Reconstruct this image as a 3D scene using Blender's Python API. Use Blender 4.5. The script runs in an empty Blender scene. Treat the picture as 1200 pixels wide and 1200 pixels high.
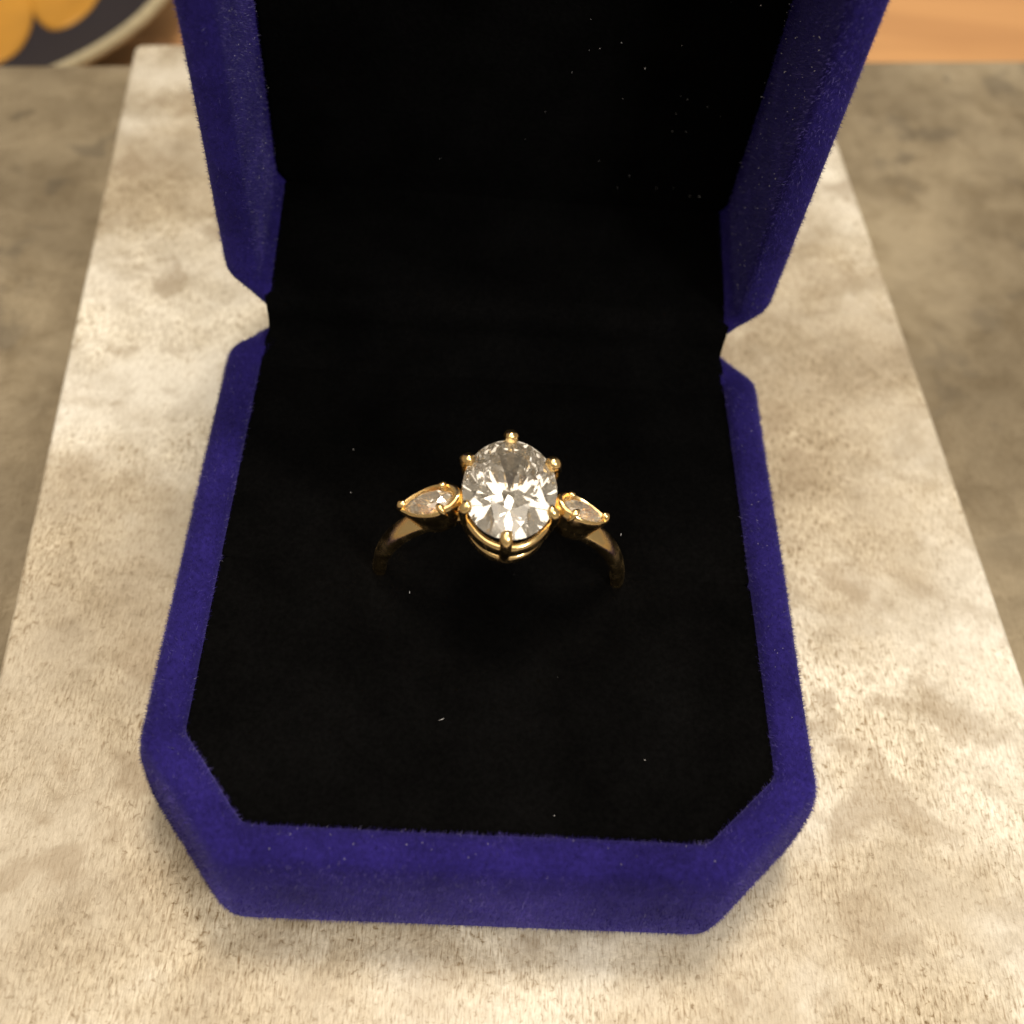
import bpy, math, random
import numpy as np
from mathutils import Vector, Matrix

S = 0.001                     # everything below is written in millimetres
RIM = 12.2884                 # height of the box rim above the slab
scene = bpy.context.scene
C = scene.collection
rng = np.random.default_rng(7)
random.seed(7)

# ------------------------------------------------------------------ camera
FPX = 1355.99                 # focal length in pixels of a 1200 px frame
CAM = np.array([-3.3373, -53.6157, 78.7596 + RIM])
ROT = (0.6486, -0.0766, 0.0151)
cam_d = bpy.data.cameras.new('camera')
cam = bpy.data.objects.new('camera', cam_d)
C.objects.link(cam)
cam.location = Vector(CAM) * S
cam.rotation_euler = ROT
cam_d.sensor_width = 36
cam_d.lens = FPX / 1200 * 36
cam_d.clip_start = 0.002
cam_d.clip_end = 20
cam_d.dof.use_dof = True
cam_d.dof.focus_distance = 0.0925
cam_d.dof.aperture_fstop = cam_d.lens / 1.5
scene.camera = cam

# ------------------------------------------------------------------ world and lamps
w = bpy.data.worlds.new('World')
scene.world = w
w.use_nodes = True
bg = w.node_tree.nodes['Background']
bg.inputs['Color'].default_value = (1.0, 0.86, 0.67, 1)
bg.inputs['Strength'].default_value = 0.29

def area(name, loc, target, size, power, col):
    d = bpy.data.lights.new(name, 'AREA')
    d.shape = 'DISK'
    d.size = size
    d.energy = power
    d.color = col
    o = bpy.data.objects.new(name, d)
    C.objects.link(o)
    o.location = loc
    o.rotation_euler = (Vector(target) - Vector(loc)).to_track_quat('-Z', 'Y').to_euler()
    return o

area('ceiling_or_fill_lamp', (0.04, 0.27, 1.00), (0, 0, 0), 0.24, 8.6, (1.0, 0.86, 0.68))
area('ceiling_or_fill_lamp', (0.48, -0.52, 0.46), (0, 0, 0), 0.18, 4.6, (1.0, 0.93, 0.84))  # unseen fill at right, set low in front to brighten the lid rim
area('ceiling_or_fill_lamp', (-0.10, -0.32, 1.00), (0, 0, 0), 1.3, 11.4, (1.0, 0.87, 0.70))  # broad fill added above the front to brighten the diamond facets

scene.view_settings.view_transform = 'Standard'
scene.view_settings.look = 'None'
scene.view_settings.exposure = -0.1
scene.view_settings.gamma = 1.0
scene.cycles.use_denoising = True
scene.cycles.max_bounces = 20
scene.cycles.transmission_bounces = 20
scene.cycles.glossy_bounces = 10
scene.cycles.sample_clamp_indirect = 6.0
scene.cycles.blur_glossy = 0.2

# ------------------------------------------------------------------ helpers
def rotm(rx, ry, rz):
    return np.array(Matrix.Rotation(rz, 3, 'Z') @ Matrix.Rotation(ry, 3, 'Y') @ Matrix.Rotation(rx, 3, 'X'))
RM = rotm(*ROT)

def back(u, v, z):
    """Photo pixel -> point (mm) on the horizontal plane at height z."""
    d = RM @ np.array([(u - 600) / FPX, -(v - 600) / FPX, -1.0])
    t = (z - CAM[2]) / d[2]
    return CAM + t * d

def mesh_obj(name, verts, faces, mat, parent=None, smooth=True, auto=None):
    me = bpy.data.meshes.new(name)
    me.from_pydata([tuple(float(c) * S for c in v) for v in verts], [], [tuple(f) for f in faces])
    me.validate()
    me.update()
    me.materials.append(mat)
    if smooth:
        me.shade_smooth()
        if auto is not None:
            me.set_sharp_from_angle(angle=math.radians(auto))
    o = bpy.data.objects.new(name, me)
    C.objects.link(o)
    if parent is not None:
        o.parent = parent
    return o

def empty(name, loc=(0, 0, 0)):
    o = bpy.data.objects.new(name, None)
    o.empty_display_size = 0.005
    C.objects.link(o)
    o.location = Vector(loc) * S
    return o

def tag(o, label=None, cat=None, kind=None, group=None):
    for k, v in (('label', label), ('category', cat), ('kind', kind), ('group', group)):
        if v:
            o[k] = v
    return o

def loft(rings, closed=True, cap0=False, cap1=False):
    n = len(rings[0])
    V = [p for r in rings for p in r]
    F = []
    for i in range(len(rings) - 1):
        for j in range(n if closed else n - 1):
            k = (j + 1) % n
            F.append((i * n + j, i * n + k, (i + 1) * n + k, (i + 1) * n + j))
    if cap0:
        F.append(tuple(range(n))[::-1])
    if cap1:
        F.append(tuple((len(rings) - 1) * n + j for j in range(n)))
    return V, F

def rounded_poly(pts, rad, seg=6, sub=6):
    """Closed convex polygon (ccw) with rounded corners, straight runs subdivided."""
    out = []
    n = len(pts)
    arcs = []
    for i in range(n):
        p0, p1, p2 = (np.array(pts[(i + k) % n], float) for k in (-1, 0, 1))
        a = (p0 - p1) / np.linalg.norm(p0 - p1)
        b = (p2 - p1) / np.linalg.norm(p2 - p1)
        ang = math.acos(np.clip(a @ b, -1, 1))
        t = rad / math.tan(ang / 2)
        t = min(t, 0.45 * np.linalg.norm(p0 - p1), 0.45 * np.linalg.norm(p2 - p1))
        r = t * math.tan(ang / 2)
        c = p1 + (a + b) / np.linalg.norm(a + b) * (r / math.sin(ang / 2))
        s, e = p1 + a * t, p1 + b * t
        a0 = math.atan2(*(s - c)[::-1])
        a1 = math.atan2(*(e - c)[::-1])
        d = (a1 - a0 + math.pi) % (2 * math.pi) - math.pi
        arcs.append([c + r * np.array([math.cos(a0 + d * k / seg), math.sin(a0 + d * k / seg)]) for k in range(seg + 1)])
    for i in range(n):
        out += arcs[i]
        s, e = arcs[i][-1], arcs[(i + 1) % n][0]
        for k in range(1, sub):
            out.append(s + (e - s) * k / sub)
    return out

def octagon(w, y0, y1, cuts, inset, rad=2.3, shrink=(0.55, 0.6)):
    """Plan of the box: w wide, from y0 (front) to y1 (back), moved in by inset; cuts (across, along)
    of the front left, front right, back right and back left corner."""
    h = w / 2 - inset
    a, b = y0 + inset, y1 - inset
    (fx, fy), (gx, gy), (px, py), (qx, qy) = [(max(cx - inset * shrink[0], 0.8), max(cy - inset * shrink[1], 0.8)) for cx, cy in cuts]
    pts = [(-h + fx, a), (h - gx, a), (h, a + gy), (h, b - py), (h - px, b), (-h + qx, b), (-h, b - qy), (-h, a + fy)]
    return rounded_poly(pts, max(rad - inset * 0.2, 0.3))

def tube(path, radii, seg=12, flat=1.0, caps=True, ball=False):
    """Swept round bar; radii per point."""
    P = [np.array(p, float) for p in path]
    rings = []
    up = np.array([0.0, 1.0, 0.0])
    prev = None
    for i, p in enumerate(P):
        t = P[min(i + 1, len(P) - 1)] - P[max(i - 1, 0)]
        t /= np.linalg.norm(t)
        if prev is None:
            a = np.cross(t, up)
            if np.linalg.norm(a) < 1e-3:
                a = np.cross(t, [1, 0, 0])
        else:
            a = prev - t * (prev @ t)
        a /= np.linalg.norm(a)
        prev = a
        b = np.cross(t, a)
        rings.append([p + radii[i] * (math.cos(q) * a + flat * math.sin(q) * b) for q in np.linspace(0, 2 * math.pi, seg, endpoint=False)])
    return loft(rings, True, caps, caps)

def merge(parts):
    V, F = [], []
    for v, f in parts:
        o = len(V)
        V += list(v)
        F += [tuple(i + o for i in q) for q in f]
    return V, F

# ------------------------------------------------------------------ materials
def new_mat(name):
    m = bpy.data.materials.new(name)
    m.use_nodes = True
    nt = m.node_tree
    return m, nt, nt.nodes['Principled BSDF'], nt.nodes.new, nt.links.new

def ramp(nt, stops, fac=None):
    r = nt.nodes.new('ShaderNodeValToRGB')
    e = r.color_ramp.elements
    while len(e) < len(stops):
        e.new(0.5)
    for el, (p, c) in zip(e, stops):
        el.position = p
        el.color = (*c, 1) if len(c) == 3 else c
    if fac is not None:
        nt.links.new(fac, r.inputs[0])
    return r

def noise(nt, vec, scale, detail=4, rough=0.55, dist=0.0):
    n = nt.nodes.new('ShaderNodeTexNoise')
    n.inputs['Scale'].default_value = scale
    n.inputs['Detail'].default_value = detail
    n.inputs['Roughness'].default_value = rough
    n.inputs['Distortion'].default_value = dist
    nt.links.new(vec, n.inputs['Vector'])
    return n

def mapping(nt, vec, scale=(1, 1, 1), rot=(0, 0, 0), loc=(0, 0, 0)):
    m = nt.nodes.new('ShaderNodeMapping')
    m.inputs['Scale'].default_value = scale
    m.inputs['Rotation'].default_value = rot
    m.inputs['Location'].default_value = loc
    nt.links.new(vec, m.inputs['Vector'])
    return m

def mix(nt, a, b, fac, mode='MIX'):
    m = nt.nodes.new('ShaderNodeMix')
    m.data_type = 'RGBA'
    m.blend_type = mode
    for sock, v in ((m.inputs[0], fac), (m.inputs[6], a), (m.inputs[7], b)):
        if hasattr(v, 'is_linked') or hasattr(v, 'links'):
            nt.links.new(v, sock)
        elif isinstance(v, (int, float)):
            sock.default_value = v
        else:
            sock.default_value = (*v, 1)
    return m.outputs[2]

def velvet(name, col, sheen, tint, rough=0.9, spec=0.06):
    m, nt, p, N, Lk = new_mat(name)
    tc = N('ShaderNodeTexCoord').outputs['Object']
    n1 = noise(nt, tc, 120, 5, 0.65)
    n2 = noise(nt, tc, 2600, 2, 0.6)
    r = ramp(nt, [(0.3, tuple(c * 0.6 for c in col)), (0.7, tuple(c * 1.4 for c in col))], n1.outputs[0])
    r2 = ramp(nt, [(0.3, (0.75, 0.75, 0.75)), (0.7, (1.2, 1.2, 1.2))], n2.outputs[0])
    Lk(mix(nt, r.outputs[0], r2.outputs[0], 1.0, 'MULTIPLY'), p.inputs['Base Color'])
    p.inputs['Roughness'].default_value = rough
    p.inputs['Specular IOR Level'].default_value = spec
    p.inputs['Sheen Weight'].default_value = sheen
    p.inputs['Sheen Roughness'].default_value = 0.45
    p.inputs['Sheen Tint'].default_value = (*tint, 1)
    b = N('ShaderNodeBump')
    b.inputs['Strength'].default_value = 0.5
    b.inputs['Distance'].default_value = 0.00012
    Lk(n2.outputs[0], b.inputs['Height'])
    Lk(b.outputs[0], p.inputs['Normal'])
    return m

M_BLUE = velvet('blue_velvet', (0.0132, 0.0090, 0.094), 0.28, (0.26, 0.24, 0.85))
M_FIBRE, nt, p, N, Lk = new_mat('blue_fibre')
tc = N('ShaderNodeTexCoord').outputs['Object']
nf = noise(nt, tc, 110, 5, 0.65, 0.4)
nf2 = noise(nt, tc, 700, 3, 0.6)
cf = ramp(nt, [(0.30, (0.0125, 0.0078, 0.080)), (0.52, (0.026, 0.0168, 0.160)), (0.72, (0.078, 0.056, 0.31))], nf.outputs[0])
cf2 = ramp(nt, [(0.3, (0.7, 0.7, 0.7)), (0.7, (1.25, 1.25, 1.25))], nf2.outputs[0])
Lk(mix(nt, cf.outputs[0], cf2.outputs[0], 1.0, 'MULTIPLY'), p.inputs['Base Color'])
p.inputs['Roughness'].default_value = 0.4
p.inputs['Specular IOR Level'].default_value = 0.35
M_BLACK = velvet('black_velvet', (0.0018, 0.0018, 0.0019), 0.002, (0.5, 0.45, 0.4), 1.0, 0.01)
M_LINT, nt, p, N, Lk = new_mat('lint')
p.inputs['Base Color'].default_value = (0.6, 0.6, 0.62, 1)
p.inputs['Roughness'].default_value = 0.6

M_GOLD, nt, p, N, Lk = new_mat('gold')
tc = N('ShaderNodeTexCoord').outputs['Object']
ng = noise(nt, tc, 900, 3, 0.6)
rg = ramp(nt, [(0.3, (0.12, 0.12, 0.12)), (0.75, (0.34, 0.34, 0.34))], ng.outputs[0])
Lk(rg.outputs[0], p.inputs['Roughness'])
p.inputs['Base Color'].default_value = (0.98, 0.71, 0.33, 1)
p.inputs['Metallic'].default_value = 1.0
bb = N('ShaderNodeBump')
bb.inputs['Strength'].default_value = 0.25
bb.inputs['Distance'].default_value = 0.00006
Lk(ng.outputs[0], bb.inputs['Height'])
Lk(bb.outputs[0], p.inputs['Normal'])

def diamond(name, BRIGHTEN):
    m, nt, p, N, Lk = new_mat(name)
    p.inputs['Base Color'].default_value = (1.0, 0.985, 0.955, 1)
    p.inputs['Roughness'].default_value = 0.0
    p.inputs['IOR'].default_value = 2.417
    p.inputs['Transmission Weight'].default_value = 1.0
    # cream diffuse mixed in to imitate reflected light in the dark facets
    df = N('ShaderNodeBsdfDiffuse')
    df.inputs['Color'].default_value = (0.92, 0.84, 0.70, 1)
    ms = N('ShaderNodeMixShader')
    nd = noise(nt, N('ShaderNodeTexCoord').outputs['Object'], 1400, 4, 0.6)
    Lk(ramp(nt, [(0.3, (BRIGHTEN * 0.4,) * 3), (0.7, (BRIGHTEN * 1.6,) * 3)], nd.outputs[0]).outputs[0], ms.inputs[0])
    Lk(p.outputs[0], ms.inputs[1])
    Lk(df.outputs[0], ms.inputs[2])
    Lk(ms.outputs[0], nt.nodes['Material Output'].inputs['Surface'])
    return m
M_DIA = diamond('diamond', 0.065)
M_DIA_SIDE = diamond('side_diamond', 0.12)

def stone_mat(name, dark, mid, light, spot, spec, streak, seed, spots, metal):
    m, nt, p, N, Lk = new_mat(name)
    tc = N('ShaderNodeTexCoord').outputs['Object']
    v = mapping(nt, tc, loc=(seed, seed * 0.7, 0)).outputs[0]
    big = noise(nt, v, 26, 6, 0.62, 0.4)
    med = noise(nt, v, 150, 6, 0.65, 0.3)
    vs = mapping(nt, tc, scale=(5200, 1000, 100), rot=(0, 0, math.radians(-6))).outputs[0]
    fine = noise(nt, vs, 1.0, 3, 0.6, 0.5)
    vg = noise(nt, v, 1900, 3, 0.6, 0.6)
    base = ramp(nt, [(0.30, dark), (0.47, mid), (0.62, light)], big.outputs[0])
    rm = ramp(nt, [(0.32, (0.66, 0.62, 0.56)), (0.55, (1, 1, 1))], med.outputs[0])
    c = mix(nt, base.outputs[0], rm.outputs[0], 0.75, 'MULTIPLY')
    rf = ramp(nt, [(0.32, (0.48, 0.38, 0.26)), (0.44, (0.88, 0.85, 0.79)), (0.62, (1.18, 1.17, 1.13))], fine.outputs[0])
    # the grain lies open in patches only
    patch = noise(nt, v, 60, 4, 0.6)
    rp = ramp(nt, [(0.40, (0.32, 0.32, 0.32)), (0.62, (1, 1, 1))], patch.outputs[0])
    gm = N('ShaderNodeMath')
    gm.operation = 'MULTIPLY'
    gm.inputs[1].default_value = streak
    Lk(rp.outputs[0], gm.inputs[0])
    c = mix(nt, c, rf.outputs[0], gm.outputs[0], 'MULTIPLY')
    rgp = ramp(nt, [(0.31, (0.46, 0.37, 0.26)), (0.40, (0.93, 0.91, 0.87)), (0.62, (1.10, 1.09, 1.07))], vg.outputs[0])
    c = mix(nt, c, rgp.outputs[0], gm.outputs[0], 'MULTIPLY')
    # dark blotches with edges of their own
    vb = noise(nt, v, 130, 3, 0.5, 0.2)
    area_n = noise(nt, mapping(nt, v, loc=(3.1, 1.7, 0)).outputs[0], 18, 2, 0.5)
    th = N('ShaderNodeMath')
    th.operation = 'MULTIPLY'
    Lk(ramp(nt, [(0.56, (0, 0, 0)), (0.62, (1, 1, 1))], vb.outputs[0]).outputs[0], th.inputs[0])
    Lk(ramp(nt, [(0.42, (0, 0, 0)), (0.54, (1, 1, 1))], area_n.outputs[0]).outputs[0], th.inputs[1])
    sm = N('ShaderNodeMath')
    sm.operation = 'MULTIPLY'
    sm.inputs[1].default_value = spots
    Lk(th.outputs[0], sm.inputs[0])
    c = mix(nt, c, spot, sm.outputs[0])
    Lk(c, p.inputs['Base Color'])
    rr = ramp(nt, [(0.3, (0.42, 0.42, 0.42)), (0.7, (0.64, 0.64, 0.64))], med.outputs[0])
    Lk(rr.outputs[0], p.inputs['Roughness'])
    p.inputs['Specular IOR Level'].default_value = spec
    p.inputs['Metallic'].default_value = metal
    b = N('ShaderNodeBump')
    b.inputs['Strength'].default_value = 0.55
    b.inputs['Distance'].default_value = 0.00012
    hm = mix(nt, fine.outputs[0], vg.outputs[0], 0.5)
    Lk(hm, b.inputs['Height'])
    b2 = N('ShaderNodeBump')
    b2.inputs['Strength'].default_value = 0.35
    b2.inputs['Distance'].default_value = 0.0008
    Lk(med.outputs[0], b2.inputs['Height'])
    Lk(b.outputs[0], b2.inputs['Normal'])
    Lk(b2.outputs[0], p.inputs['Normal'])
    return m

M_SLAB = stone_mat('pale_stone', (0.3208, 0.279, 0.2185), (0.4325, 0.3934, 0.3274), (0.61, 0.60, 0.565), (0.2418, 0.1906, 0.1302), 0.3, 1.0, 0.31, 0.5, 0.14)
M_TABLE = stone_mat('grey_brown_stone', (0.1174, 0.09469, 0.06153), (0.1822, 0.1506, 0.102), (0.2793, 0.2372, 0.166), (0.088, 0.07392, 0.05456), 0.4, 0.3, 1.9, 0.5, 0.2)

M_WOOD, nt, p, N, Lk = new_mat('orange_wood')
tc = N('ShaderNodeTexCoord').outputs['Object']
wv = noise(nt, mapping(nt, tc, scale=(4, 60, 10)).outputs[0], 1.5, 5, 0.6, 0.6)
rw = ramp(nt, [(0.3, (0.33, 0.165, 0.066)), (0.7, (0.51, 0.28, 0.115))], wv.outputs[0])
Lk(rw.outputs[0], p.inputs['Base Color'])
p.inputs['Roughness'].default_value = 0.6

def plain(name, col, rough, scale=400, amt=0.15):
    m, nt, p, N, Lk = new_mat(name)
    n = noise(nt, N('ShaderNodeTexCoord').outputs['Object'], scale, 4, 0.6)
    r = ramp(nt, [(0.3, tuple(c * (1 - amt) for c in col)), (0.7, tuple(min(1, c * (1 + amt)) for c in col))], n.outputs[0])
    Lk(r.outputs[0], p.inputs['Base Color'])
    p.inputs['Roughness'].default_value = rough
    return m
M_PLATE = plain('plate_glaze', (0.007, 0.004, 0.009), 0.9)
M_RIMG = plain('plate_rim', (0.33, 0.29, 0.19), 0.5)
M_PETAL = plain('petal_glaze', (0.36, 0.175, 0.016), 0.6, 60)

# ------------------------------------------------------------------ setting
WOOD_Z = -45.0
TABLE_Z = -3.0
def box_sheet(name, quad, z0, z1, r, mat, sub=1):
    """A slab over a convex quad (ccw) with rounded vertical corners and a rounded upper edge."""
    def q_in(d):
        n = len(quad)
        out = []
        lines = []
        for i in range(n):
            a, b = np.array(quad[i]), np.array(quad[(i + 1) % n])
            t = (b - a) / np.linalg.norm(b - a)
            nrm = np.array([-t[1], t[0]])
            lines.append((a + nrm * d, t))
        for i in range(n):
            (p1, t1), (p2, t2) = lines[i - 1], lines[i]
            s = np.linalg.solve(np.array([t1, -t2]).T, p2 - p1)
            out.append(p1 + t1 * s[0])
        return rounded_poly(out, max(1.2 - d * 0.3, 0.2), 5, 3)
    rings = []
    for d, z in [(0.0, z0), (0.0, z1 - r)] + [(r * (1 - math.cos(a)), z1 - r + r * math.sin(a)) for a in np.linspace(0, math.pi / 2, 6)[1:]]:
        rings.append([(x, y, z) for x, y in q_in(d)])
    V, F = loft(rings, True, True, True)
    return mesh_obj(name, V, F, mat, auto=50)

# wooden surface below and behind, laid as boards
wood = empty('wooden_tabletop')
tag(wood, 'orange brown wooden tabletop showing beyond the stone top', 'tabletop', 'structure')
bw = 95.0
for i in range(7):
    y0 = -120 + i * bw
    V, F = [], []
    rings = []
    for d, z in ((0, WOOD_Z - 20), (0, WOOD_Z - 0.8), (0.8, WOOD_Z)):
        rings.append([(-450 + d, y0 + 0.4 + d, z), (450 - d, y0 + 0.4 + d, z), (450 - d, y0 + bw - 0.4 - d, z), (-450 + d, y0 + bw - 0.4 - d, z)])
    V, F = loft(rings, True, True, True)
    mesh_obj('board', V, F, M_WOOD, wood, smooth=False)

fl = back(0, 70, TABLE_Z)
fr = back(1200, 65, TABLE_Z)
dirx = (fr - fl) / (fr - fl)[0]
L = fl - dirx * 90
R = fr + dirx * 70
table = box_sheet('stone_tabletop', [(L[0] + 6, -90), (R[0] - 4, -90), (R[0], R[1]), (L[0], L[1])], WOOD_Z, TABLE_Z, 2.4, M_TABLE)
tag(table, 'mottled grey brown stone top under the pale slab', 'tabletop', 'structure')

sl0, sl1 = back(157, 60, 0), back(0, 780, 0)
sr0, sr1 = back(985, 180, 0), back(1199, 797, 0)
def at_y(a, b, y):
    t = (y - a[1]) / (b[1] - a[1])
    return a[0] + (b[0] - a[0]) * t
fy = back(175, 53, 0)[1]
slope = dirx[1]
quad = []
xl, xr = at_y(sl0, sl1, -75), at_y(sr0, sr1, -75)
quad = [(xl, -75), (xr, -75), (at_y(sr0, sr1, fy + 11), fy + 14), (at_y(sl0, sl1, fy), fy)]
slab = box_sheet('stone_slab', quad, TABLE_Z, 0.0, 0.5, M_SLAB)
tag(slab, 'pale cream stone slab with brushed grain under the ring box', 'slab')

# patterned plate on the wood, behind the table edge
pz = WOOD_Z + 12
pts = [back(112, 62, pz)[:2], back(152, 36, pz)[:2], back(190, 0, pz)[:2]]
def circle(a, b, c):
    A = np.array([b - a, c - a]) * 2
    k = np.array([b @ b - a @ a, c @ c - a @ a])
    o = np.linalg.solve(A, k)
    return o, np.linalg.norm(a - o)
pc, pr = circle(*pts)
if not 60 < pr < 160:
    pr_t = min(max(pr, 60), 130)
    mid = pts[1]
    pc = mid + (pc - mid) / np.linalg.norm(pc - mid) * pr_t
    pr = pr_t
plate = empty('dinner_plate', (pc[0], pc[1], WOOD_Z))
tag(plate, 'dark purple plate with pale rim and orange petals on the wooden tabletop', 'plate')
def revolve(prof, n=96):
    return loft([[(r * math.cos(a), r * math.sin(a), z) for a in np.linspace(0, 2 * math.pi, n, endpoint=False)] for r, z in prof], True, True, True)
V, F = revolve([(pr * 0.55, 0.0), (pr * 0.60, 0.3), (pr * 0.9, 7.5), (pr - 1.0, 11.0), (pr - 3.5, 11.2), (pr * 0.88, 8.6), (pr * 0.62, 3.2), (pr * 0.5, 2.6)])
mesh_obj('plate_body', V, F, M_PLATE, plate, auto=40)
V, F = loft([[((pr - 1.1 + 1.15 * math.cos(q)) * math.cos(a), (pr - 1.1 + 1.15 * math.cos(q)) * math.sin(a), 11.3 + 1.3 * math.sin(q)) for a in np.linspace(0, 2 * math.pi, 96, endpoint=False)] for q in np.linspace(0, 2 * math.pi, 11)])
mesh_obj('plate_rim', V, F, M_RIMG, plate)
def petal(cu, cv, ru, rv, ang, dz):
    """A raised oval petal whose centre lies under photo pixel (cu, cv)."""
    c = back(cu, cv, WOOD_Z + 6)
    e1 = (back(cu + ru * math.cos(ang), cv + ru * math.sin(ang), WOOD_Z + 6) - c)[:2]
    e2 = (back(cu - rv * math.sin(ang), cv + rv * math.cos(ang), WOOD_Z + 6) - c)[:2]
    rings = []
    def zs(x, y):
        r = math.hypot(x, y)
        return float(np.interp(r, [pr * 0.5, pr * 0.62, pr * 0.88, pr - 3.5], [2.6, 3.2, 8.6, 11.2]))
    for s, h in ((1.0, -0.3), (1.0, 0.3), (0.9, 0.6), (0.6, 0.7), (0.25, 0.7)):
        ring = []
        for a in np.linspace(0, 2 * math.pi, 32, endpoint=False):
            q = c[:2] - pc + s * (e1 * math.cos(a) + e2 * math.sin(a))
            ring.append((q[0], q[1], zs(*q) + h + dz))
        rings.append(ring)
    V, F = loft(rings, True, True, True)
    return mesh_obj('petal', V, F, M_PETAL, plate)
petal(-14, 0, 48, 66, 0.25, 0)
petal(76, -38, 46, 62, 0.2, 0)
petal(-40, -110, 55, 60, 0.1, 0)

# ------------------------------------------------------------------ ring box
W, YF, YB, WI = 50.0, -25.0, 28.6, 2.95
CUTS = ((6.9, 8.7), (7.2, 7.2), (4.6, 4.4), (4.6, 4.4))
LCUTS = ((4.6, 6.2), (4.6, 6.0), (7.4, 7.4), (7.4, 7.4))
ringbox = empty('ring_box', (0, 0, 0))
tag(ringbox, 'open octagonal blue velvet ring box with black velvet lining', 'ring box')

def wob(p, amp, seed):
    """Small unevenness of the cloth."""
    x, y, z = p
    d = amp * (math.sin(x * 0.9 + seed) * math.sin(y * 0.7 + seed * 2) + 0.6 * math.sin(x * 2.3 + y * 1.9 + seed * 3))
    return (x + d * 0.5, y + d * 0.5, z + d)

base_prof = [(3.4, 0.02), (1.4, 0.05), (0.2, 0.5), (-0.35, 1.6), (-0.6, 4.0), (-0.5, RIM - 3.0), (-0.2, RIM - 1.2), (0.05, RIM - 0.45), (0.42, RIM - 0.1),
             (0.9, RIM + 0.08), (1.6, RIM + 0.12), (2.3, RIM - 0.02), (2.75, RIM - 0.35), (2.95, RIM - 0.95), (3.0, RIM - 3.0)]
rings = [[wob((x, y, z), 0.05, 1.0) for x, y in octagon(W, YF, YB, CUTS, i)] for i, z in base_prof]
base = mesh_obj('box_base', *loft(rings, True, True, False), M_BLUE, ringbox)

# lid in hinge coordinates (across, along the lid from the hinge, depth behind the rim) -> world
LA, LZ, LY, LD = 1.4684, 0.6653 + RIM, 27.0976, 14.56
LIDD = 54.0
def lidp(u, v, d):
    ca, sa = math.cos(LA), math.sin(LA)
    return (u, LY - v * ca + d * sa, LZ + v * sa + d * ca)
lid_prof = [(3.2, 18.4), (1.4, 18.2), (0.5, 17.2), (0.1, 15.0), (0.0, 1.0), (0.12, 0.45), (0.42, 0.1), (0.9, -0.08), (1.6, -0.12), (2.3, 0.02),
            (2.75, 0.35), (2.9, 0.95), (2.8, 4.0), (2.7, 8.0), (2.6, 12.0), (2.55, LD + 0.4)]
rings = [[lidp(*wob((x, y, d), 0.05, 2.0)) for x, y in octagon(W, 0, LIDD, LCUTS, i, shrink=(1.1, 1.45))] for i, d in lid_prof]
lid = mesh_obj('box_lid', *loft(rings, True, True, True), M_BLUE, ringbox)

# black linings
def cushion(name, outline_at, z0, z1, rnd, parent):
    rings = [[(x, y, z0) for x, y in outline_at(0)]]
    for a in np.linspace(0, math.pi / 2, 7):
        rings.append([(x, y, z1 - rnd + rnd * math.sin(a)) for x, y in outline_at(rnd * (1 - math.cos(a)))])
    return mesh_obj(name, *loft(rings, True, True, True), M_BLACK, parent, auto=60)
RX, RY = 0.85, 0.70                                       # where the ring stands
PADZ = RIM - 0.85
def pad_front(d):
    o = 0.05 - d
    h, a = W / 2 - WI + o, YF + WI - o
    (fx, fy), (gx, gy) = [(cx - WI * 0.55, cy - WI * 0.6) for cx, cy in CUTS[:2]]
    e = RY - 0.004
    return rounded_poly([(-h + fx, a), (h - gx, a), (h, a + gy), (h, e), (-h, e), (-h, a + fy)], 0.6, 4, 8)
def pad_rear(d):
    o = 0.05 - d
    h, b = W / 2 - WI + o, YB - WI + o + 0.4
    (px, py), (qx, qy) = [(cx - WI * 0.55, cy - WI * 0.6) for cx, cy in CUTS[2:]]
    e = RY + 0.004
    return rounded_poly([(h, e), (h, b - py), (h - px, b), (-h + qx, b), (-h, b - qy), (-h, e)], 0.6, 4, 8)
cushion('ring_cushion', pad_front, 2.0, PADZ, 0.25, ringbox)
cushion('ring_cushion', pad_rear, 2.0, PADZ, 0.25, ringbox)
# ceiling of the lid
V = []
out = octagon(W, 0, LIDD, LCUTS, 2.5, shrink=(1.1, 1.45))
rings = [[lidp(x, y, LD + 0.35) for x, y in out], [lidp(x, y, LD - 0.1) for x, y in out]]
c = (0, LIDD / 2)
for s, d in ((0.97, -0.3), (0.8, -0.45), (0.4, -0.5), (0.05, -0.5)):
    rings.append([lidp(c[0] + (x - c[0]) * s, c[1] + (y - c[1]) * s, LD + d) for x, y in out])
mesh_obj('lid_lining', *loft(rings, True, True, True), M_BLACK, ringbox)
# hinge cloth: from the cushion over the hinge into the lid
hw = 21.5
prof = [(22.0, PADZ - 0.25), (23.6, PADZ + 0.5), (25.0, RIM + 0.35)]
for d, v in ((-1.3, 0.2), (-0.95, 1.6), (-0.75, 2.7), (-0.1, 3.5), (1.5, 3.75), (3.5, 3.8), (7.0, 3.85), (11.0, 3.9), (14.3, 3.95)):
    q = lidp(0, v, d)
    prof.append((q[1], q[2]))
us = np.linspace(-hw, hw, 25)
def strip(off):
    rows = []
    for i, (y, z) in enumerate(prof):
        t = np.array(prof[min(i + 1, len(prof) - 1)]) - np.array(prof[max(i - 1, 0)])
        t /= np.linalg.norm(t)
        n = np.array([-t[1], t[0]])
        rows.append([(u * (1.02, 1.022, 1.012, 1.0, 1.0, 1.003, 1.01, 1.018, 1.026, 1.04, 1.052, 1.062)[i], y + n[0] * off, z + n[1] * off + 0.05 * math.sin(u * 0.8 + i)) for u in us])
    return rows
top, bot = strip(0.0), strip(-0.7)
rings = [t + b[::-1] for t, b in zip(top, bot)]
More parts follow.
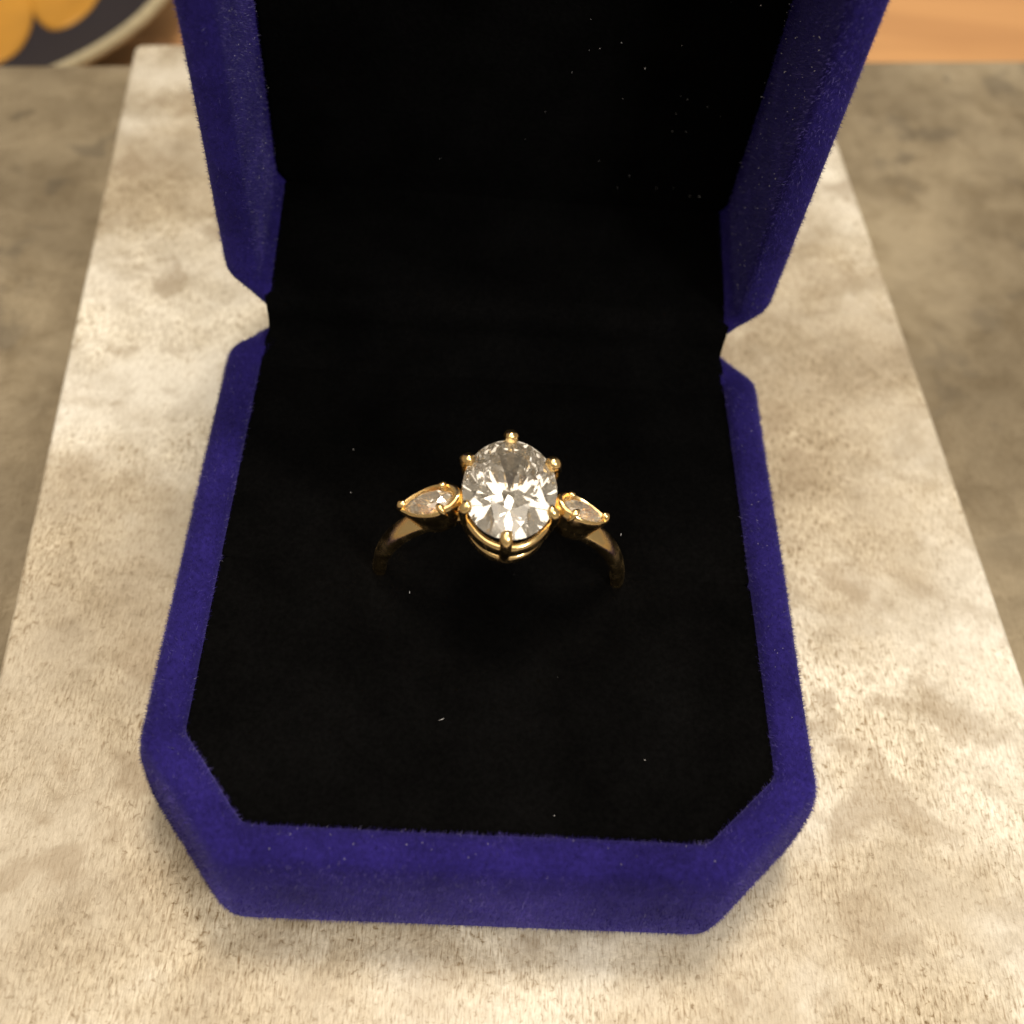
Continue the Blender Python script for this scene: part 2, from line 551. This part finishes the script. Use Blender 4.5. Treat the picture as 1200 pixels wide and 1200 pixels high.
mesh_obj('hinge_cloth', *loft(rings, True, True, True), M_BLACK, ringbox, auto=60)

# velvet pile: short fibres standing on the blue cloth
def pile(parent_obj, density, keep, seed, length=(0.18, 0.46), width=0.038):
    r = np.random.default_rng(seed)
    me = parent_obj.data
    me.calc_loop_triangles()
    V = np.array([v.co[:] for v in me.vertices]) / S
    T = np.array([t.vertices[:] for t in me.loop_triangles])
    A, B, Cc = V[T[:, 0]], V[T[:, 1]], V[T[:, 2]]
    nr = np.cross(B - A, Cc - A)
    ar = np.linalg.norm(nr, axis=1) / 2
    nr = nr / (2 * ar[:, None] + 1e-12)
    ok = keep((A + B + Cc) / 3, nr)
    ar = np.where(ok, ar, 0)
    n = int(ar.sum() * density)
    idx = r.choice(len(T), n, p=ar / ar.sum())
    u, v = r.random(n), r.random(n)
    f = u + v > 1
    u[f], v[f] = 1 - u[f], 1 - v[f]
    P = A[idx] + (B - A)[idx] * u[:, None] + (Cc - A)[idx] * v[:, None]
    N_ = nr[idx]
    rv = r.normal(size=(n, 3))
    # nap leans in slow swirls
    nap = np.stack([np.sin(P[:, 1] * 0.35 + P[:, 2] * 0.2), np.cos(P[:, 0] * 0.31), np.sin(P[:, 0] * 0.2 + P[:, 1] * 0.27)], 1)
    d = N_ + 0.42 * rv + 0.35 * nap
    d /= np.linalg.norm(d, axis=1)[:, None]
    side = np.cross(d, r.normal(size=(n, 3)))
    side /= np.linalg.norm(side, axis=1)[:, None]
    ln = r.uniform(*length, n)[:, None]
    root = P - N_ * 0.03
    verts = np.concatenate([root - side * width / 2, root + side * width / 2, root + d * ln], 1).reshape(-1, 3) * S
    m = bpy.data.meshes.new('velvet_pile')
    m.vertices.add(3 * n)
    m.vertices.foreach_set('co', verts.astype(np.float32).ravel())
    m.loops.add(3 * n)
    m.loops.foreach_set('vertex_index', np.arange(3 * n, dtype=np.int32))
    m.polygons.add(n)
    m.polygons.foreach_set('loop_start', np.arange(0, 3 * n, 3, dtype=np.int32))
    m.update(calc_edges=True)
    m.materials.append(M_FIBRE)
    o = bpy.data.objects.new('velvet_pile', m)
    C.objects.link(o)
    o.parent = parent_obj
    o['kind'] = 'stuff'
    return o
pile(base, 38, lambda c, n: (c[:, 2] > 0.4), 3)
pile(lid, 34, lambda c, n: (c[:, 1] < 42), 4)

# ------------------------------------------------------------------ ring
ring = empty('ring', (RX, RY, RIM - 1.0))
ring.rotation_euler = (math.radians(5.0), 0, math.radians(0.0))
tag(ring, 'gold ring with oval centre diamond and two pear side diamonds standing in the cushion', 'ring')
RO, TH = 10.45, 1.15

def band_section(a):
    """half width (y) and thickness at angle a from the top."""
    t = abs(a) / math.pi
    return (0.88 + 0.14 * math.sin(min(t * 4, 1) * math.pi / 2), TH)
rings = []
NA = 120
A0 = 0.235                                                # the band ends in the basket on both sides
for i in range(NA + 1):
    a = A0 + (2 * math.pi - 2 * A0) * i / NA
    hw_, th = band_section((a + math.pi) % (2 * math.pi) - math.pi)
    sec = []
    for q in np.linspace(0, 2 * math.pi, 20, endpoint=False):
        cq, sq = math.cos(q), math.sin(q)
        yy = hw_ * math.copysign(abs(cq) ** 0.8, cq)
        rr = RO - th / 2 + th / 2 * math.copysign(abs(sq) ** (0.95 if sq > 0 else 0.5), sq)
        sec.append((rr * math.sin(a), yy, rr * math.cos(a)))
    rings.append(sec)
mesh_obj('band', *loft(rings, True, True, True), M_GOLD, ring, auto=50)

def brilliant(rfun, crown, pav, table=0.56, tbl_off=(0, 0), girdle=0.05, rp=0.22, rm=0.80):
    """Faceted stone; rfun(angle) -> point on the girdle (x, y). Girdle top at z=0."""
    G = lambda a: np.array(rfun(a), float)
    s8 = math.pi / 8
    def P(f, a, z):
        q = G(a) * f
        return np.array([q[0] + tbl_off[0] * (1 - f), q[1] + tbl_off[1] * (1 - f), z])
    Tt = [P(table, 2 * s8 * k, crown) for k in range(8)]
    fm = rm
    zm = crown * (1 - (fm * math.cos(s8) - table) / (1 - table))
    Mm = [P(fm, 2 * s8 * k + s8, zm) for k in range(8)]
    zp = -girdle - pav * (1 - rp * math.cos(s8))
    Pp = [P(rp, 2 * s8 * k + s8, zp) for k in range(8)]
    cul = np.array([tbl_off[0], tbl_off[1], -girdle - pav])
    V, F = [], []
    def add(p):
        V.append(tuple(p))
        return len(V) - 1
    def plane_z(p, q, r, x, y):
        nn = np.cross(q - p, r - p)
        return p[2] - (nn[0] * (x - p[0]) + nn[1] * (y - p[1])) / nn[2]
    it = [add(p) for p in Tt]
    im = [add(p) for p in Mm]
    ip = [add(p) for p in Pp]
    ic = add(cul)
    top, low = {}, {}
    for j in range(16):
        q = G(j * s8)
        top[4 * j] = add((q[0], q[1], 0))
        low[4 * j] = add((q[0], q[1], -girdle))
    for j in range(16):
        kk = j // 2
        for s in (1, 2, 3):
            q = G((j + s / 4) * s8)
            ga, gb = G(j * s8), G((j + 1) * s8)
            t0, t1 = np.array([*ga, 0.0]), np.array([*gb, 0.0])
            top[4 * j + s] = add((q[0], q[1], plane_z(Mm[kk], t0, t1, *q)))
            l0, l1 = np.array([*ga, -girdle]), np.array([*gb, -girdle])
            low[4 * j + s] = add((q[0], q[1], plane_z(Pp[kk], l0, l1, *q)))
    top[64], low[64] = top[0], low[0]
    F.append(tuple(it))
    for k in range(8):
        k1 = (k + 1) % 8
        F.append((it[k], im[k], it[k1]))
        F.append((it[k], im[k - 1], top[8 * k], im[k]))
        F.append((ic, ip[k], low[8 * k], ip[k - 1]))
        for j in (2 * k, 2 * k + 1):
            F.append((im[k],) + tuple(top[4 * j + s] for s in range(5)))
            F.append((ip[k],) + tuple(low[4 * j + s] for s in range(4, -1, -1)))
    for i in range(64):
        F.append((top[i], low[i], low[i + 1], top[i + 1]))
    return V, F

# centre stone and basket
OX, OY = 3.52, 4.42
GZ = 12.75
stone = mesh_obj('center_diamond', *[x for x in brilliant(lambda a: (OX * math.cos(a), OY * math.sin(a)), 1.1, 3.05, 0.58, rp=0.30)], M_DIA, ring, smooth=False)
stone.location = Vector((0, 0, GZ)) * S
basket_parts = []
def oval_rail(sx, sy, z, hh, tk):
    rings = []
    for a in np.linspace(0, 2 * math.pi, 64, endpoint=False):
        cx, cy = math.cos(a), math.sin(a)
        nn = np.array([cx / sx, cy / sy])
        nn /= np.linalg.norm(nn)
        sec = []
        for q in np.linspace(0, 2 * math.pi, 12, endpoint=False):
            o = tk * math.copysign(abs(math.cos(q)) ** 0.9, math.cos(q))
            sec.append((sx * cx + nn[0] * o, sy * cy + nn[1] * o, z + hh * math.copysign(abs(math.sin(q)) ** 0.9, math.sin(q))))
        rings.append(sec)
    V, F = loft(rings, True)
    m = 12
    F += [(63 * m + j, 63 * m + (j + 1) % m, (j + 1) % m, j) for j in range(m)]
    return V, F
basket = mesh_obj('basket', *merge([oval_rail(3.34, 4.26, GZ - 1.75, 0.70, 0.36), oval_rail(3.02, 3.92, GZ - 3.45, 0.50, 0.36)]), M_GOLD, ring, auto=50)
for ang in (90, 152, 28, 208, 332, 268):
    a = math.radians(ang)
    c, s = math.cos(a), math.sin(a)
    def q(f, z):
        return (c * OX * f, s * OY * f, z)
    path = [q(0.80, GZ - 4.2), q(0.88, GZ - 3.4), q(1.0, GZ - 1.5), q(1.06, GZ - 0.4), q(1.07, GZ + 0.15), q(1.03, GZ + 0.42), q(0.975, GZ + 0.62), q(0.93, GZ + 0.68), q(0.905, GZ + 0.66)]
    rad = [0.42, 0.46, 0.48, 0.50, 0.54, 0.55, 0.50, 0.36, 0.06]
    k = random.uniform(0.9, 1.12) * (0.86 if ang in (208, 332) else 1.0)
    path = [tuple(v + (random.uniform(-0.06, 0.06) if n > 3 else 0) for v in p_) for n, p_ in enumerate(path)]
    mesh_obj('prong', *tube(path, [v * k * random.uniform(0.94, 1.06) for v in rad], 14), M_GOLD, basket)

# side stones: pear shape, tip outward
def pear(a, L=2.1, Wd=1.30):
    """tip towards +x"""
    x = math.cos(a)
    y = math.sin(a)
    f = 1 - 0.35 * max(0, (x + 0.25) / 1.25) ** 1.5
    return (L * x, Wd * y * f)
for sgn in (-1, 1):
    st = empty('side_setting')
    st.parent = ring
    st.location = Vector((sgn * (5.75 if sgn > 0 else 5.95), 0.0, 10.05)) * S
    if sgn > 0:
        rot = Matrix.Rotation(math.radians(27), 3, 'Y') @ Matrix.Rotation(math.radians(-17), 3, 'X')
    else:
        rot = Matrix.Rotation(math.radians(-23), 3, 'Y') @ Matrix.Rotation(math.pi, 3, 'Z') @ Matrix.Rotation(math.radians(7), 3, 'X')
    st.rotation_euler = rot.to_euler()
    st.scale = (0.88,) * 3 if sgn > 0 else (0.96,) * 3
    NP = 48
    angs = np.linspace(0, 2 * math.pi, NP, endpoint=False)
    def prof(f, z, lift=0.0):
        out = []
        for a in angs:
            x, y = pear(a)
            g = f + (0.16 * (0.5 - 0.5 * math.cos(a)) ** 2 if f > 1.04 else 0)
            out.append((x * g, y * g, z + lift * (0.5 - 0.5 * math.cos(a)) ** 2))
        return out
    rings = [prof(0.80, -2.4), prof(0.90, -2.3), prof(1.10, -1.0), prof(1.20, -0.35), prof(1.23, 0.0, 0.25), prof(1.20, 0.22, 0.42), prof(1.08, 0.28, 0.45), prof(0.985, 0.12, 0.3), prof(0.96, -0.25), prof(0.75, -0.9), prof(0.5, -1.6)]
    cup = mesh_obj('cup', *loft(rings, True, True, True), M_GOLD, st, auto=60)
    dia = mesh_obj('side_diamond', *brilliant(lambda a: pear(a), 0.62, 1.35, 0.55, (-0.25, 0), 0.04, 0.25), M_DIA_SIDE, st, smooth=False)
    tipx = 2.08
    mesh_obj('prong', *tube([(tipx * 0.9, 0, -1.0), (tipx * 1.08, 0, -0.3), (tipx * 1.12, 0, 0.15), (tipx * 1.03, 0, 0.48), (tipx * 0.9, 0, 0.52), (tipx * 0.84, 0, 0.46)], [0.34, 0.38, 0.40, 0.36, 0.26, 0.05], 12), M_GOLD, st)
    for aa in (125, 235):
        x, y = pear(math.radians(aa))
        P = lambda f, z: (x * f, y * f, z)
        mesh_obj('prong', *tube([P(1.0, -0.8), P(1.13, -0.2), P(1.14, 0.3), P(1.06, 0.62), P(0.94, 0.68), P(0.86, 0.6)], [0.3, 0.34, 0.36, 0.33, 0.24, 0.05], 12), M_GOLD, st)

# ------------------------------------------------------------------ lint flecks on the velvet
def flecks():
    r = np.random.default_rng(21)
    V, F = [], []
    def fleck(p, size, ln=1.0):
        d = r.normal(size=3); d /= np.linalg.norm(d)
        e = np.cross(d, r.normal(size=3)); e /= np.linalg.norm(e)
        g = np.cross(d, e)
        o = len(V)
        p = np.array(p)
        for q in (d * size * ln, -d * size * ln, e * size, -e * size, g * size, -g * size):
            V.append(tuple(p + q))
        for x in (0, 1):
            for y in (2, 3):
                for z in (4, 5):
                    F.append((o + x, o + y, o + z))
    for _ in range(9):                                  # cushion
        fleck((r.uniform(-20, 20), r.uniform(-21, 22), PADZ + 0.25), r.uniform(0.02, 0.05), r.choice([1, 3, 6, 9]))
    for _ in range(60):                                  # lid ceiling
        fleck(lidp(20 - abs(r.normal(0, 9)), r.uniform(6, 40), LD - 0.55), r.uniform(0.02, 0.05), r.choice([1, 1, 2]))
    for _ in range(130):                                 # right wall inside the lid
        fleck(lidp(21.75, r.uniform(7, 42), r.uniform(1, 13)), r.uniform(0.018, 0.05), r.choice([1, 1, 2]))
    for _ in range(60):                                  # left wall inside the lid
        fleck(lidp(-21.75, r.uniform(7, 42), r.uniform(1, 13)), r.uniform(0.018, 0.045), 1)
    for _ in range(22):                                  # front rim
        fleck((r.uniform(-17, 17), YF + r.uniform(0.3, 2.4), RIM + 0.3), r.uniform(0.018, 0.04), 1)
    for _ in range(18):                                  # right rim
        fleck((W / 2 - r.uniform(0.5, 2.4), r.uniform(-15, 20), RIM + 0.3), r.uniform(0.018, 0.04), 1)
    fleck((-3.2, -13.2, PADZ + 0.12), 0.022, 12)
    return V, F
lint = mesh_obj('lint_flecks', *flecks(), M_LINT, None, smooth=False)
tag(lint, 'tiny white lint flecks scattered over the velvet', 'lint', 'stuff')
